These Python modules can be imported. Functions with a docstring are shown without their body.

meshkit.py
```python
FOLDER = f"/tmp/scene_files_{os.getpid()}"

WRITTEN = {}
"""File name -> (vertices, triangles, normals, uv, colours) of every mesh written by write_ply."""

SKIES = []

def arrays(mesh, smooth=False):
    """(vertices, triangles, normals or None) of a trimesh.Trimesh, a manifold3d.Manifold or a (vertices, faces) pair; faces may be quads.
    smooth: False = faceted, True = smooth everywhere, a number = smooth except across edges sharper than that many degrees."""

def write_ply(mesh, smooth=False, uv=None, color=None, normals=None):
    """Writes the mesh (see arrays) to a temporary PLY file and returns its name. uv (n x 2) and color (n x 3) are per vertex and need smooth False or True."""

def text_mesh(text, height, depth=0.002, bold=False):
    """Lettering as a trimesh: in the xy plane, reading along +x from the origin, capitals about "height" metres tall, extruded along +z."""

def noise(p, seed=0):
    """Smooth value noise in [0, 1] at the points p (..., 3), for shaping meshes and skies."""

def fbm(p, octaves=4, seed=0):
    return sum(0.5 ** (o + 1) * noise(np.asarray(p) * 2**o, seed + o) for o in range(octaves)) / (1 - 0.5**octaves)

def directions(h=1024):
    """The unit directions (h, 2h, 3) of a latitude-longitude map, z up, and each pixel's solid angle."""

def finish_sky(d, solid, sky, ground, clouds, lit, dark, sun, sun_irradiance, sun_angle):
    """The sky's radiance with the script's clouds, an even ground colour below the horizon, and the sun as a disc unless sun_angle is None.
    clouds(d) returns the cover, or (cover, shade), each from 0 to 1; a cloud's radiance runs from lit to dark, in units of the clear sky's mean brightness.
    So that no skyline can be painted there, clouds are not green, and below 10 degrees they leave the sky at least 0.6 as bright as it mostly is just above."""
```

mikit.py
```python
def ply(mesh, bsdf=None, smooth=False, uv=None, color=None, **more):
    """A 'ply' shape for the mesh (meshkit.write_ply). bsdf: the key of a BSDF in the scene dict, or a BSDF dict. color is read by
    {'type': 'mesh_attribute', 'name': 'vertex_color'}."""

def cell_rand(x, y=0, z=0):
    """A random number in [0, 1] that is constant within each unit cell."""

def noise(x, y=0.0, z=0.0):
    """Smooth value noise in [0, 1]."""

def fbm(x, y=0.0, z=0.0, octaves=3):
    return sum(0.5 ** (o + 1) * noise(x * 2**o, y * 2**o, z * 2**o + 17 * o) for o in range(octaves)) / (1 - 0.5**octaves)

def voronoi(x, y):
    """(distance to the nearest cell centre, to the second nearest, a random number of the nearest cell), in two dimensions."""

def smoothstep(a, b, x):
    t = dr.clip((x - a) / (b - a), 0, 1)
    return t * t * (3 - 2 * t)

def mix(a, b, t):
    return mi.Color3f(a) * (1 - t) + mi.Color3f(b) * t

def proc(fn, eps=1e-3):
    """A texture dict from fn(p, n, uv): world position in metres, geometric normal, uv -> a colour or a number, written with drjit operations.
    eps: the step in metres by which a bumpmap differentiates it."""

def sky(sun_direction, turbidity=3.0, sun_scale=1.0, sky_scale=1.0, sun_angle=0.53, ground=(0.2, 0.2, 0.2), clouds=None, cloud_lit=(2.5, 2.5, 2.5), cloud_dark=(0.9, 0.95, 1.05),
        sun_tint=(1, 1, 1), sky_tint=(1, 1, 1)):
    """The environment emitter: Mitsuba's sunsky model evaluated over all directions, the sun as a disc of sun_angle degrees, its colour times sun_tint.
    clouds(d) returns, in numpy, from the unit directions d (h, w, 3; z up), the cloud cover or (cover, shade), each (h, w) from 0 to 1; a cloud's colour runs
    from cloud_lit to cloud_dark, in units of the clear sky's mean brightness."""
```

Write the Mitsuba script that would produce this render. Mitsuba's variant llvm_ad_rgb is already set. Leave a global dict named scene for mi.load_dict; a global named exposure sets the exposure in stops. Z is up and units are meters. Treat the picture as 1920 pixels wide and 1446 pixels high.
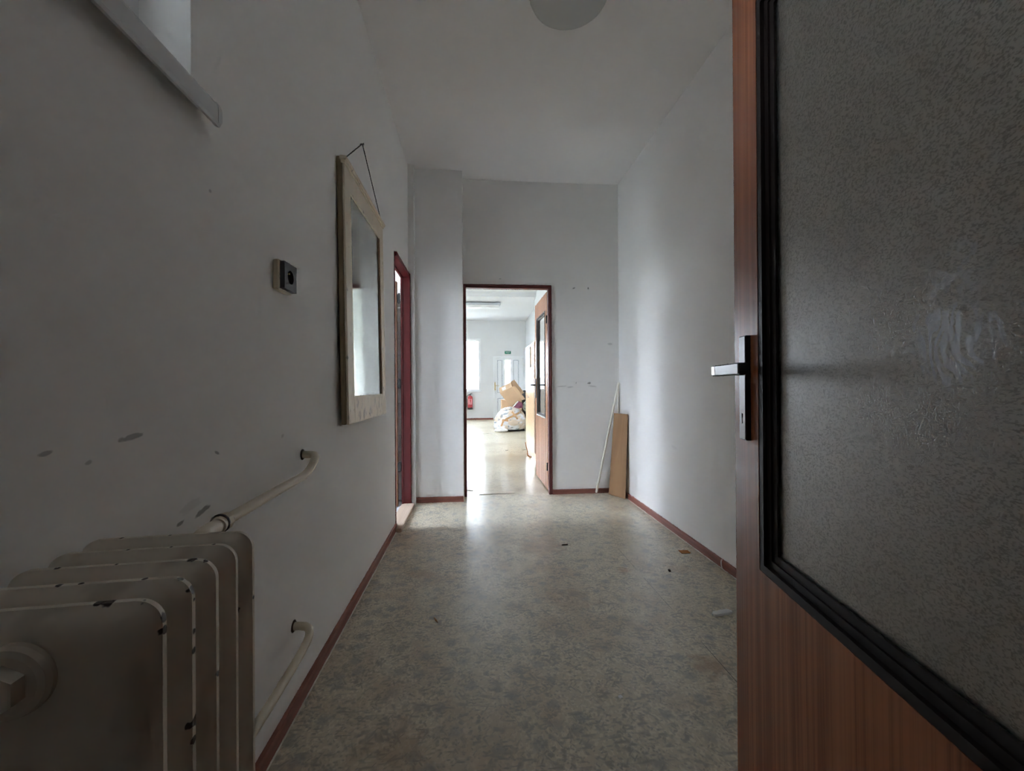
import math, random
import numpy as np
import trimesh
import drjit as dr
import mitsuba as mi
import mikit
import meshkit
from mikit import noise, fbm, voronoi, smoothstep, mix, cell_rand
from shapely.geometry import Polygon, box as sbox
from shapely import affinity

# ------------------------------------------------------------------ camera, sky, exposure
W, HGT, FPX = 1920, 1446, 775.0
YAW, PITCH, ROLL, EYE = math.atan(69 / 775.0), 0.0021, 0.0061, 1.07
fw = np.array([math.sin(YAW), math.cos(YAW), PITCH]); fw /= np.linalg.norm(fw)
r0 = np.array([math.cos(YAW), -math.sin(YAW), 0.0])
up = np.cross(r0, fw) * math.cos(ROLL) + r0 * math.sin(ROLL)
exposure = 1.76
scene = {
    'camera': {'type': 'perspective', 'fov_axis': 'x', 'fov': math.degrees(2 * math.atan(W / 2 / FPX)), 'near_clip': 0.01,
               'to_world': mi.ScalarTransform4f().look_at(origin=[0, 0, EYE], target=[float(v) for v in np.array([0, 0, EYE]) + fw], up=[float(v) for v in up])},
    'sky': mikit.sky([0.25, 0.35, 0.9], turbidity=4.0, sun_scale=0.0, sky_scale=1.0, ground=(0.32, 0.33, 0.30),
                     clouds=lambda d: (np.ones(d.shape[:2]), 0.35 * meshkit.fbm(d * 3.0, 3, 5)), cloud_lit=(84.0, 94.5, 108.0), cloud_dark=(68.0, 76.0, 87.0)),
}
labels = {}
T4 = mi.ScalarTransform4f
rng = random.Random(7)

# ------------------------------------------------------------------ helpers
def add(key, mesh, mat, label=None, cat=None, kind=None, group=None, smooth=False):
    k, n = key, 0
    while k in scene:
        n += 1; k = f'{key}_{n:03d}'
    scene[k] = mikit.ply(mesh, mat, smooth)
    tag(k, label, cat, kind, group)
    return k

def tag(k, label=None, cat=None, kind=None, group=None):
    e = {a: b for a, b in (('label', label), ('category', cat), ('kind', kind), ('group', group)) if b}
    if e: labels[k] = e

def box(x0, x1, y0, y1, z0, z1):
    m = trimesh.creation.box((x1 - x0, y1 - y0, z1 - z0)); m.apply_translation(((x0 + x1) / 2, (y0 + y1) / 2, (z0 + z1) / 2)); return m

def rbox(x0, x1, y0, y1, z0, z1, r=0.003):
    p = []
    for x, sx in ((x0, 1), (x1, -1)):
        for y, sy in ((y0, 1), (y1, -1)):
            for z, sz in ((z0, 1), (z1, -1)):
                p += [(x + sx * r, y + sy * r, z), (x + sx * r, y, z + sz * r), (x, y + sy * r, z + sz * r)]
    return trimesh.convex.convex_hull(np.array(p))

def cat(*ms): return trimesh.util.concatenate([m for m in ms])

def hull(pts): return trimesh.convex.convex_hull(np.array(pts, float))

def extrude(poly, h): return trimesh.creation.extrude_polygon(poly, h, engine='earcut')

def slab_x(x0, x1, poly):     # poly in (y, z)
    m = extrude(poly, x1 - x0); v = m.vertices.copy(); m.vertices = np.c_[v[:, 2] + x0, v[:, 0], v[:, 1]]; return m

def slab_y(y0, y1, poly):     # poly in (x, z)
    m = extrude(poly, y1 - y0); v = m.vertices.copy(); m.vertices = np.c_[v[:, 0], v[:, 2] + y0, v[:, 1]]; m.invert(); return m

def ring(a0, a1, b0, b1, t):  # frame outline polygon
    return sbox(a0, b0, a1, b1).difference(sbox(a0 + t, b0 + t, a1 - t, b1 - t))

def cyl(p0, p1, r, n=24):
    return trimesh.creation.cylinder(radius=r, segment=[p0, p1], sections=n)

def tube(pts, r, n=16, cap=True, sub=0):
    p = np.array(pts, float)
    if sub:
        from scipy.interpolate import CubicSpline
        s = np.r_[0, np.cumsum(np.linalg.norm(np.diff(p, axis=0), axis=1))]
        p = CubicSpline(s, p)(np.linspace(0, s[-1], sub))
    t = np.gradient(p, axis=0); t /= np.linalg.norm(t, axis=1, keepdims=True)
    a = np.cross(t[0], [0.13, 0.31, 0.94]); a /= np.linalg.norm(a)
    rr = np.broadcast_to(r, len(p)); vs = []
    for i in range(len(p)):
        a = a - t[i] * (a @ t[i]); a /= np.linalg.norm(a); b = np.cross(t[i], a)
        th = np.arange(n) * 2 * np.pi / n
        vs.append(p[i] + rr[i] * (np.cos(th)[:, None] * a + np.sin(th)[:, None] * b))
    v = np.vstack(vs); f = []
    for i in range(len(p) - 1):
        for j in range(n):
            q = [i * n + j, i * n + (j + 1) % n, (i + 1) * n + (j + 1) % n, (i + 1) * n + j]
            f += [[q[0], q[1], q[2]], [q[0], q[2], q[3]]]
    if cap:
        v = np.vstack([v, p[0], p[-1]]); c0, c1, e = len(v) - 2, len(v) - 1, (len(p) - 1) * n
        f += [[c0, (j + 1) % n, j] for j in range(n)] + [[c1, e + j, e + (j + 1) % n] for j in range(n)]
    return trimesh.Trimesh(v, np.array(f), process=False)

def lathe(profile, center, axis='z', n=48):   # profile (r, h)
    m = trimesh.creation.revolve(np.array(profile, float), sections=n)
    if axis == 'y': m.apply_transform(trimesh.transformations.rotation_matrix(-math.pi / 2, [1, 0, 0]))
    if axis == 'x': m.apply_transform(trimesh.transformations.rotation_matrix(math.pi / 2, [0, 1, 0]))
    m.apply_translation(center); return m

def move(m, M): m = m.copy(); m.apply_transform(M); return m

def rotz(a, at=(0, 0, 0)): return trimesh.transformations.rotation_matrix(a, [0, 0, 1], at)

# ------------------------------------------------------------------ materials
def diffuse(c): return {'type': 'twosided', 'b': {'type': 'diffuse', 'reflectance': c if isinstance(c, dict) else {'type': 'rgb', 'value': list(c)}}}
def princ(c, rough=0.5, metallic=0.0, spec=0.5, bump=None, bscale=1.0, **k):
    b = {'type': 'principled', 'base_color': c if isinstance(c, dict) else {'type': 'rgb', 'value': list(c)},
         'roughness': rough, 'metallic': metallic, 'specular': spec, **k}
    if bump is not None: b = {'type': 'bumpmap', 'tex': bump, 'scale': bscale, 'b': b}
    return {'type': 'twosided', 'b': b}

def marks_fn(base, marks, axis, seed, dirt=0.0):
    """Painted plaster: slight mottling, and scuffs given as (a, z, half length, half height, tilt, strength) in the wall's own metres."""
    def fn(p, n, uv):
        a = p.y if axis == 'y' else p.x
        z = p.z
        g = fbm(p.x * 2.3 + seed, p.y * 2.3, z * 2.3, 3) - 0.5
        h = noise(p.x * 60, p.y * 60, z * 60) - 0.5
        v = 1 + 0.07 * g + 0.02 * h
        if dirt: v = v * (1 - dirt * smoothstep(0.55, 0.8, fbm(a * 1.7 + seed, z * 0.9, 3.3, 3)))
        c = mi.Color3f(*base) * v
        for (ma, mz, la, lz, t, s) in marks:
            da, dz = a - ma, z - mz
            u = (da * math.cos(t) + dz * math.sin(t)) / la
            w = (-da * math.sin(t) + dz * math.cos(t)) / lz
            d = u * u + w * w + 1.1 * (fbm(a * 90, z * 160, seed, 2) - 0.5)
            k = s * (1 - smoothstep(0.35, 1.0, d))
            c = mix(c, (0.16, 0.15, 0.14), k)
        return c
    return mikit.proc(fn)

WHITE = (0.90, 0.893, 0.88)
scene['paint_left'] = diffuse(marks_fn(WHITE, [(0.78, 0.985, .03, .006, .1, .6), (0.635, 0.98, .012, .004, .1, .5), (0.70, 0.955, .008, .004, .3, .4),
    (1.02, 0.92, .012, .004, -.5, .6), (1.00, 1.52, .006, .004, .2, .35), (0.97, 0.80, .030, .007, .25, .7), (0.90, 0.795, .013, .005, .2, .7),
    (0.93, 0.82, .04, .012, .2, .12), (1.35, 0.92, .01, .006, .4, .25)], 'y', 3.1))
scene['paint_back'] = diffuse(marks_fn((0.87, 0.855, 0.835), [(0.985, 2.045, .016, .007, .3, .8), (1.13, 2.045, .009, .012, .2, .85),
    (1.00, 1.10, .006, .006, 0, .8), (1.135, 1.098, .022, .010, .1, .8), (0.86, 1.067, .06, .008, .04, .25), (0.94, 1.06, .035, .010, .10, .28),
    (1.17, 1.066, .05, .010, -.10, .25), (1.05, 1.115, .16, .004, .03, .07), (1.0, 1.49, .12, .004, -.02, .05), (0.25, 2.125, .012, .006, 0, .45), (1.35, 1.49, .03, .012, 0, .3)], 'x', 8.4, 0.04))
scene['paint_right'] = diffuse(marks_fn((0.90, 0.895, 0.89), [(2.9, 0.62, .06, .01, .2, .12)], 'y', 5.7, 0.09))
scene['paint_plain'] = diffuse(marks_fn((0.88, 0.87, 0.86), [], 'y', 1.0))
scene['paint_ceiling'] = diffuse(marks_fn((0.90, 0.885, 0.87), [], 'y', 2.0))
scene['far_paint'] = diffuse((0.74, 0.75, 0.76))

def lino(p, n, uv):
    x, y = p.x, p.y
    wx, wy = fbm(x * 9, y * 9, 1.0, 2) - .5, fbm(x * 9, y * 9, 7.0, 2) - .5
    a = noise((x + y * .6) * 118 + wx * 5, (y - x * .6) * 62 + wy * 5, 2.0)
    b = noise((x - y * .8) * 128 + wy * 5, (y + x * .8) * 66 + wx * 5, 9.0)
    e = noise(x * 62 + wx * 4, y * 120 + wy * 4, 5.0)
    fl = smoothstep(.50, .86, dr.maximum(dr.maximum(a, b) - .10, e * .95) * .75 + .25 * fbm(x * 24, y * 24, 4.0, 2))
    d1, d2, r = voronoi(x * 11.0, y * 11.0)
    rose = (1 - smoothstep(.10, .36, d1 + .22 * (a - .5))) * smoothstep(.55, .7, r)
    pale = smoothstep(.5, .8, noise(x * 150, y * 120, 4.0))
    c = mix((0.535, 0.48, 0.375), (0.63, 0.575, 0.465), pale)
    c = mix(c, (0.46, 0.37, 0.27), .5 * smoothstep(.5, .75, fbm(x * 6, y * 6, 3.0, 2)))
    c = mix(c, (0.235, 0.224, 0.197), .72 * fl)
    c = mix(c, (0.24, 0.245, 0.24), .5 * rose)
    rust = 0
    for (sx, sy, s) in ((.876, 1.502, .075), (.851, 2.328, .05), (.49, 2.05, .16), (1.18, 2.32, .10), (.45, 2.75, .2), (1.2, 3.5, .12), (-.25, 1.25, .12), (-.3, 2.4, .1)):
        q = dr.sqrt(dr.square(x - sx) + dr.square(y - sy)) / s + 1.2 * (fbm(x * 30, y * 30, 5, 2) - .5)
        rust = dr.maximum(rust, (1 - smoothstep(.2, 1.0, q)) * (.55 if s < .09 else .28))
    c = mix(c, (0.30, 0.16, 0.07), rust)
    xs = .933 + .012 * (noise(y * 1.3, 2.0, 1.0) - .5)
    line = (1 - smoothstep(.0008, .0022, dr.abs(x - xs))) * smoothstep(1.0, 1.2, y) * (1 - smoothstep(2.6, 2.75, y)) * smoothstep(.25, .45, noise(y * 7, 5.0, 1.0))
    return mix(c, (0.07, 0.06, 0.05), .8 * line)
def lino_bump(p, n, uv): return 0.0006 * fbm(p.x * 5, p.y * 5, 0.0, 2)
scene['lino'] = princ(mikit.proc(lino), rough=0.33, spec=0.5, bump=mikit.proc(lino_bump, 4e-3), bscale=1.0)

def lino2(p, n, uv):
    x, y = p.x, p.y
    fl = smoothstep(.55, .85, noise(x * 45, y * 45, 2.0))
    c = mix((0.50, 0.445, 0.335), (0.38, 0.33, 0.24), .5 * fl)
    c = mix(c, (0.41, 0.35, 0.25), smoothstep(.45, .75, fbm(x * 2.2, y * 1.3, 1.0, 3)))
    scr = (1 - smoothstep(.0, .06, dr.abs(noise(x * 3, y * 26, 4.) - .5))) * smoothstep(.55, .7, noise(x * 4, y * 4, 8.))
    return mix(c, (0.22, 0.19, 0.15), .35 * scr)
def lino2_bump(p, n, uv): return 0.004 * noise(p.x * 1.2, p.y * 2.0, 0.0) + 0.0008 * noise(p.x * 5, p.y * 7, 3.0)
scene['lino_far'] = princ(mikit.proc(lino2), rough=0.24, spec=0.55, bump=mikit.proc(lino2_bump, 8e-3), bscale=1.0)

def wood_fn(c0, c1, s=1.0, along='z'):
    def fn(p, n, uv):
        a, b, l = (p.x, p.y, p.z) if along == 'z' else (p.x, p.z, p.y)
        q = (a + b) * 38 * s + 2.2 * fbm(a * 3, b * 3, l * 0.7, 2)
        g = .5 * noise(q, l * .8, 1.) + .3 * noise(q * 4.1, l * 1.5, 2.) + .2 * noise(q * 15, l * 5., 3.)
        return mix(c0, c1, smoothstep(.25, .75, g))
    return mikit.proc(fn)
scene['door_wood'] = princ(wood_fn((0.165, 0.048, 0.020), (0.29, 0.098, 0.042)), rough=0.34, spec=0.5)
scene['leaf_brown'] = princ((0.13, 0.050, 0.022), rough=0.4)
scene['rod_cream'] = princ((0.84, 0.80, 0.71), rough=0.4)
scene['door_wood_light'] = princ(wood_fn((0.30, 0.12, 0.052), (0.42, 0.185, 0.09)), rough=0.36, spec=0.5)
scene['bead_black'] = princ((0.012, 0.008, 0.007), rough=0.5, spec=0.25)
scene['bead_grey'] = princ((0.10, 0.09, 0.085), rough=0.4)
scene['red_paint'] = princ((0.085, 0.010, 0.010), rough=0.42, spec=0.25)
scene['red_dark'] = princ((0.085, 0.016, 0.014), rough=0.35, spec=0.5)
def base_fn(p, n, uv):
    g = fbm(p.x * 9, p.y * 9, p.z * 60, 3)
    c = mix((0.155, 0.048, 0.034), (0.26, 0.10, 0.075), g)
    return mix(c, (0.10, 0.03, 0.022), .7 * (1 - smoothstep(.0, .02, dr.abs(p.z - .026 - .004 * noise(p.x * 2, p.y * 2, 0.)))) * 0.6)
scene['baseboard'] = princ(mikit.proc(base_fn), rough=0.45, spec=0.4)
scene['white_plastic'] = princ((0.80, 0.81, 0.82), rough=0.35)
scene['white_frame'] = princ((0.82, 0.84, 0.86), rough=0.35)
scene['groove_grey'] = princ((0.52, 0.55, 0.59), rough=0.5)
scene['sill_white'] = princ((0.62, 0.63, 0.64), rough=0.4)
scene['caulk'] = diffuse((0.72, 0.70, 0.66))
scene['cream_plastic'] = princ((0.60, 0.54, 0.41), rough=0.4)
scene['dark_plastic'] = princ((0.030, 0.026, 0.030), rough=0.4)
scene['black'] = princ((0.010, 0.010, 0.010), rough=0.5)
scene['chrome'] = princ((0.50, 0.49, 0.49), rough=0.30, metallic=1.0)
scene['steel'] = princ((0.30, 0.29, 0.29), rough=0.42, metallic=0.9)
scene['brass'] = princ((0.50, 0.38, 0.16), rough=0.35, metallic=0.9)
scene['wire_dark'] = princ((0.035, 0.032, 0.034), rough=0.5, metallic=0.3)
scene['mirror_silver'] = {'type': 'twosided', 'b': {'type': 'roughconductor', 'material': 'Ag', 'alpha': 0.004, 'specular_reflectance': {'type': 'rgb', 'value': [0.80, 0.83, 0.82]}}}
scene['window_glass'] = {'type': 'thindielectric'}
scene['raw_wood'] = princ(wood_fn((0.16, 0.115, 0.06), (0.27, 0.20, 0.115), 1.4), rough=0.7)
def cream_fn(p, n, uv):
    g = fbm(p.x * 20, p.y * 20, p.z * 6, 3)
    c = mix((0.66, 0.57, 0.44), (0.74, 0.66, 0.53), g)
    low = smoothstep(1.12, .95, p.z)
    c = mix(c, (0.42, 0.37, 0.31), low * smoothstep(.5, .7, fbm(p.x * 30, p.y * 26, p.z * 16, 3)))
    return mix(c, (0.12, 0.085, 0.05), smoothstep(.78, .84, fbm(p.x * 45, p.y * 45, p.z * 30, 2)) * .6)
scene['cream_paint'] = princ(mikit.proc(cream_fn), rough=0.35)

CHIPS = []   # filled below: (x, y, z, r) of bare spots on the radiator's enamel
def rad_fn(p, n, uv):
    g = fbm(p.x * 14, p.y * 14, p.z * 10, 3)
    c = mix((0.66, 0.60, 0.51), (0.76, 0.70, 0.62), g)
    c = mix(c, (0.38, 0.33, 0.27), .5 * smoothstep(.56, .74, fbm(p.x * 22 + 4, p.y * 22, p.z * 9, 3)))
    w = fbm(p.x * 170, p.y * 170, p.z * 170, 2) - .5
    for (x, y, z, r) in CHIPS:
        d = dr.sqrt(dr.square(p.x - x) + dr.square(p.y - y) + dr.square((p.z - z))) / r + 1.3 * w
        c = mix(c, (0.025, 0.015, 0.012), .95 * (1 - smoothstep(.75, 1.0, d)))
    return c
def pipe_fn(p, n, uv):
    c = mix((0.55, 0.47, 0.37), (0.63, 0.56, 0.45), fbm(p.x * 30, p.y * 12, p.z * 30, 2))
    return c
scene['pipe_paint'] = princ(mikit.proc(pipe_fn), rough=0.32)

# pebbled door glass with a whitish smear of old glue
DOOR_P, DOOR_A = np.array([0.441, 0.101]), math.atan2(0.601 - 0.441, 0.910 - 0.101)   # hinge point, angle from +y towards +x
du_, dn_ = np.array([math.sin(DOOR_A), math.cos(DOOR_A)]), np.array([-math.cos(DOOR_A), math.sin(DOOR_A)])
def peb(u, v):
    wu, wv = noise(u * 60, v * 60, 3.) - .5, noise(u * 60, v * 60, 6.) - .5
    return .55 * noise(u * 370 + 3 * wu, v * 560 + 3 * wv, 1.) + .45 * noise(u * 640 + 2 * wv, v * 1150, 2.)
def glass_uv(p): return (p.x - DOOR_P[0]) * du_[0] + (p.y - DOOR_P[1]) * du_[1], p.z
def glass_bump(p, n, uv):
    u, v = glass_uv(p)
    return 0.0006 * peb(u, v)
def glass_col(p, n, uv):
    u, v = glass_uv(p)
    k = peb(u, v)
    return mix((0.66, 0.66, 0.63), (1.0, 1.0, 0.97), smoothstep(.22, .62, k))
def smear(p, n, uv):
    u, v = glass_uv(p)
    w = noise(u * 45, v * 28, 4.) - .5
    rad = dr.sqrt(dr.square((u - .313) / .048) + dr.square((v - 1.110) / .040))
    streak = smoothstep(.40, .62, noise(u * 260 + 9 * w, v * 34 + 5 * w, 8.))
    a = (1 - smoothstep(.55, 1.15, rad + .5 * w)) * (.15 + .85 * streak)
    a = dr.maximum(a, .8 * streak * (1 - smoothstep(.9, 1.45, rad + .8 * w)) * smoothstep(.5, .62, noise(u * 150, v * 80, 2.)))
    r2 = dr.sqrt(dr.square((u - .318) / .035) + dr.square((v - 1.185) / .030))
    a = dr.maximum(a, .35 * (1 - smoothstep(.6, 1.2, r2 + w)) * smoothstep(.45, .65, noise(u * 130, v * 150, 5.)))
    return dr.minimum(a, 1.0)
scene['pebble_glass'] = {'type': 'blendbsdf', 'weight': mikit.proc(smear),
    'a': {'type': 'bumpmap', 'tex': mikit.proc(glass_bump, 3e-4), 'scale': 1.0,
          'b': {'type': 'principledthin', 'base_color': mikit.proc(glass_col), 'roughness': 0.33, 'spec_trans': 0.98, 'eta': 1.45}},
    'b': {'type': 'twosided', 'b': {'type': 'diffuse', 'reflectance': {'type': 'rgb', 'value': [0.90, 0.93, 0.99]}}}}

def card_fn(p, n, uv): return mix((0.50, 0.335, 0.20), (0.58, 0.41, 0.26), fbm(p.x * 9, p.y * 9, p.z * 9, 3))
scene['cardboard'] = princ(mikit.proc(card_fn), rough=0.75, spec=0.2)
scene['fiberboard'] = princ(wood_fn((0.22, 0.120, 0.058), (0.265, 0.150, 0.073), .4), rough=0.6, spec=0.3)
scene['tape'] = princ((0.46, 0.27, 0.13), rough=0.35)
scene['paper'] = diffuse((0.85, 0.84, 0.80))
scene['maroon'] = princ((0.13, 0.022, 0.050), rough=0.5)
def bag_fn(p, n, uv):
    g = fbm(p.x * 7, p.y * 7, p.z * 9, 3)
    c = mix((0.86, 0.87, 0.90), (0.74, 0.62, 0.50), smoothstep(.38, .62, g + .25 * (p.x - .8)))
    c = mix(c, (0.20, 0.25, 0.28), .7 * smoothstep(.66, .76, fbm(p.x * 13 + 3, p.y * 13, p.z * 14, 2)))
    return c
scene['bag_plastic'] = princ(mikit.proc(bag_fn), rough=0.3)
def pat_fn(p, n, uv):
    d1, d2, r = voronoi(p.x * 16, p.z * 16)
    return mix((0.60, 0.66, 0.58), (0.18, 0.25, 0.22), (1 - smoothstep(.2, .32, d1)) * .8)
scene['pattern_cloth'] = diffuse(mikit.proc(pat_fn))
scene['birch'] = princ(wood_fn((0.46, 0.29, 0.15), (0.56, 0.38, 0.21), .6), rough=0.26, spec=0.5)
scene['panel_brown'] = princ((0.26, 0.15, 0.08), rough=0.5)
scene['fire_red'] = princ((0.40, 0.030, 0.036), rough=0.35)
scene['label_pink'] = diffuse((0.72, 0.36, 0.38))
scene['sign_green'] = princ((0.012, 0.16, 0.10), rough=0.4)
scene['lamp_opal'] = princ((0.52, 0.52, 0.50), rough=0.3)
scene['threshold_wood'] = princ(wood_fn((0.42, 0.32, 0.25), (0.52, 0.41, 0.33), 1.0, 'y'), rough=0.6)
scene['tile_white'] = princ((0.72, 0.74, 0.75), rough=0.2)
scene['grout'] = diffuse((0.30, 0.29, 0.28))
scene['floor_tile'] = princ((0.66, 0.70, 0.76), rough=0.3)
scene['brown_scrap'] = diffuse((0.28, 0.13, 0.05))
scene['dark_scrap'] = diffuse((0.05, 0.04, 0.035))

# ------------------------------------------------------------------ room shell
XL, XR, YB, ZC = -0.60, 1.44, 4.045, 3.09
S = 'structure'
add('floor', box(-0.9, 1.6, -2.6, 4.085, -0.06, 0), 'lino', 'speckled beige linoleum floor of the corridor', 'floor', S)
add('ceiling', box(-0.75, 1.6, -2.6, YB + .1, ZC, ZC + .1), 'paint_ceiling', 'plain off-white ceiling above the corridor', 'ceiling', S)
left = sbox(-2.6, 0, 4.05, ZC).difference(sbox(3.155, -1, 3.805, 2.09)).difference(sbox(.10, 1.70, .937, 2.80))
left_a, left_b = left.intersection(sbox(-3, -1, 2.10, 4)), left.intersection(sbox(2.10, -1, 5, 4))
add('wall_left', cat(slab_x(XL - .15, XL, left_a), slab_x(XL - .065, XL, left_b)), 'paint_left', 'white wall with the mirror, radiator and high window', 'wall', S)
add('wall_right', box(XR, XR + .12, -2.6, YB + .1, 0, ZC), 'paint_right', 'bare white wall behind the open glazed door', 'wall', S)
back = sbox(-.75, 0, XR, ZC).difference(sbox(-.110, -1, .757, 2.068))
add('wall_back', slab_y(YB, YB + .10, back), 'paint_back', 'white end wall around the doorway, with scuffs', 'wall', S)
add('pilaster', cat(box(XL, -.112, 3.885, YB, 0, ZC), box(XL, -.547, 3.812, 3.89, 0, ZC)), 'paint_plain', 'shallow white wall projection left of the end doorway', 'wall', S)
front = sbox(-.75, 0, XR, ZC).difference(sbox(-.42, -1, .46, 2.03))
add('wall_front', slab_y(-.06, .07, front), 'paint_plain', 'white partition holding the open glazed door', 'wall', S)
add('wall_front_001', box(-.75, XR, -2.6, -2.5, 0, ZC), 'paint_plain', 'white wall closing the corridor behind the entrance', 'wall', S)

# baseboards with their caulk line
def bb(name, prof_box, lab, caulk=None):
    k = add(name, prof_box, 'baseboard', lab, 'baseboard', S)
    if caulk is not None: add(k + '__caulk_line', caulk, 'caulk', 'thin pale sealant line along the floor')
bb('baseboard_left', slab_x(XL, XL + .013, sbox(.07, 0, 3.150, .052)), 'reddish brown baseboard along the mirror wall', box(XL + .013, XL + .0165, .07, 3.14, 0, .004))
bb('baseboard_right', slab_x(XR - .014, XR, sbox(.07, 0, 4.0, .050)), 'reddish brown baseboard along the bare wall', box(XR - .0175, XR - .014, .07, 3.8, 0, .004))
bb('baseboard_back', slab_y(YB - .014, YB, sbox(.757, 0, XR, .045)), 'short brown baseboard under the end wall beside the leaning rods')
bb('baseboard_back_001', slab_y(3.871, 3.885, sbox(-.547, 0, -.112, .050)), 'short brown baseboard at the foot of the wall projection')

# ------------------------------------------------------------------ steel door frames
def frame_y(key, x0, x1, z1, y0, y1, t, mat, lab, step=0.0):
    """steel door casing standing in a wall across y: two jambs and a head, each rebated."""
    poly = lambda a, b: sbox(a, 0, b, z1)
    k = add(key, rbox(x0, x0 + t, y0, y1, 0, z1, .004), mat, lab, 'door frame', S)
    add(k + '__jamb', cat(rbox(x1 - t, x1, y0, y1, 0, z1, .004), rbox(x1 - t - step, x1 - t + .002, y0, y0 + (y1 - y0) * .45, 0, z1 - t, .003)), mat)
    add(k + '__head', cat(rbox(x0 + t * .5, x1 - t * .5, y0 + .0005, y1 - .0005, z1 - t, z1, .004), rbox(x0 + t, x1 - t, y0 + .001, y0 + (y1 - y0) * .45, z1 - t - step, z1 - t + .002, .003)), mat)
    return k
frame_y('trim_1', -.110, .757, 2.068, YB - .014, YB + .105, .024, 'red_dark', 'dark red steel frame of the doorway to the bright room', .012)
frame_y('trim_3', -.42, .478, 2.03, -.07, .078, .026, 'red_dark', 'dark red steel frame holding the near glazed door')
y0, y1, zt = 3.158, 3.806, 2.092
k = add('trim_2', rbox(-.660, -.578, 3.772, y1, 0, zt, .004), 'red_paint', 'dark red steel frame of the side doorway beside the mirror', 'door frame', S)
add(k + '__jamb', rbox(-.66, -.597, y0, y0 + .028, 0, zt, .003), 'red_paint')
add(k + '__head', cat(rbox(-.66, -.580, y0 + .01, y1 - .01, zt - .034, zt, .004), rbox(-.66, -.642, y0 + .02, 3.78, zt - .048, zt - .03, .003)), 'red_paint')
add(k + '__stop', rbox(-.66, -.642, 3.762, 3.776, 0, zt - .034, .003), 'red_paint')
add('threshold', rbox(-.66, -.545, 3.10, 3.775, 0, .028, .004), 'threshold_wood', 'worn pale wooden threshold board under the side doorway', 'threshold', S)

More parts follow.
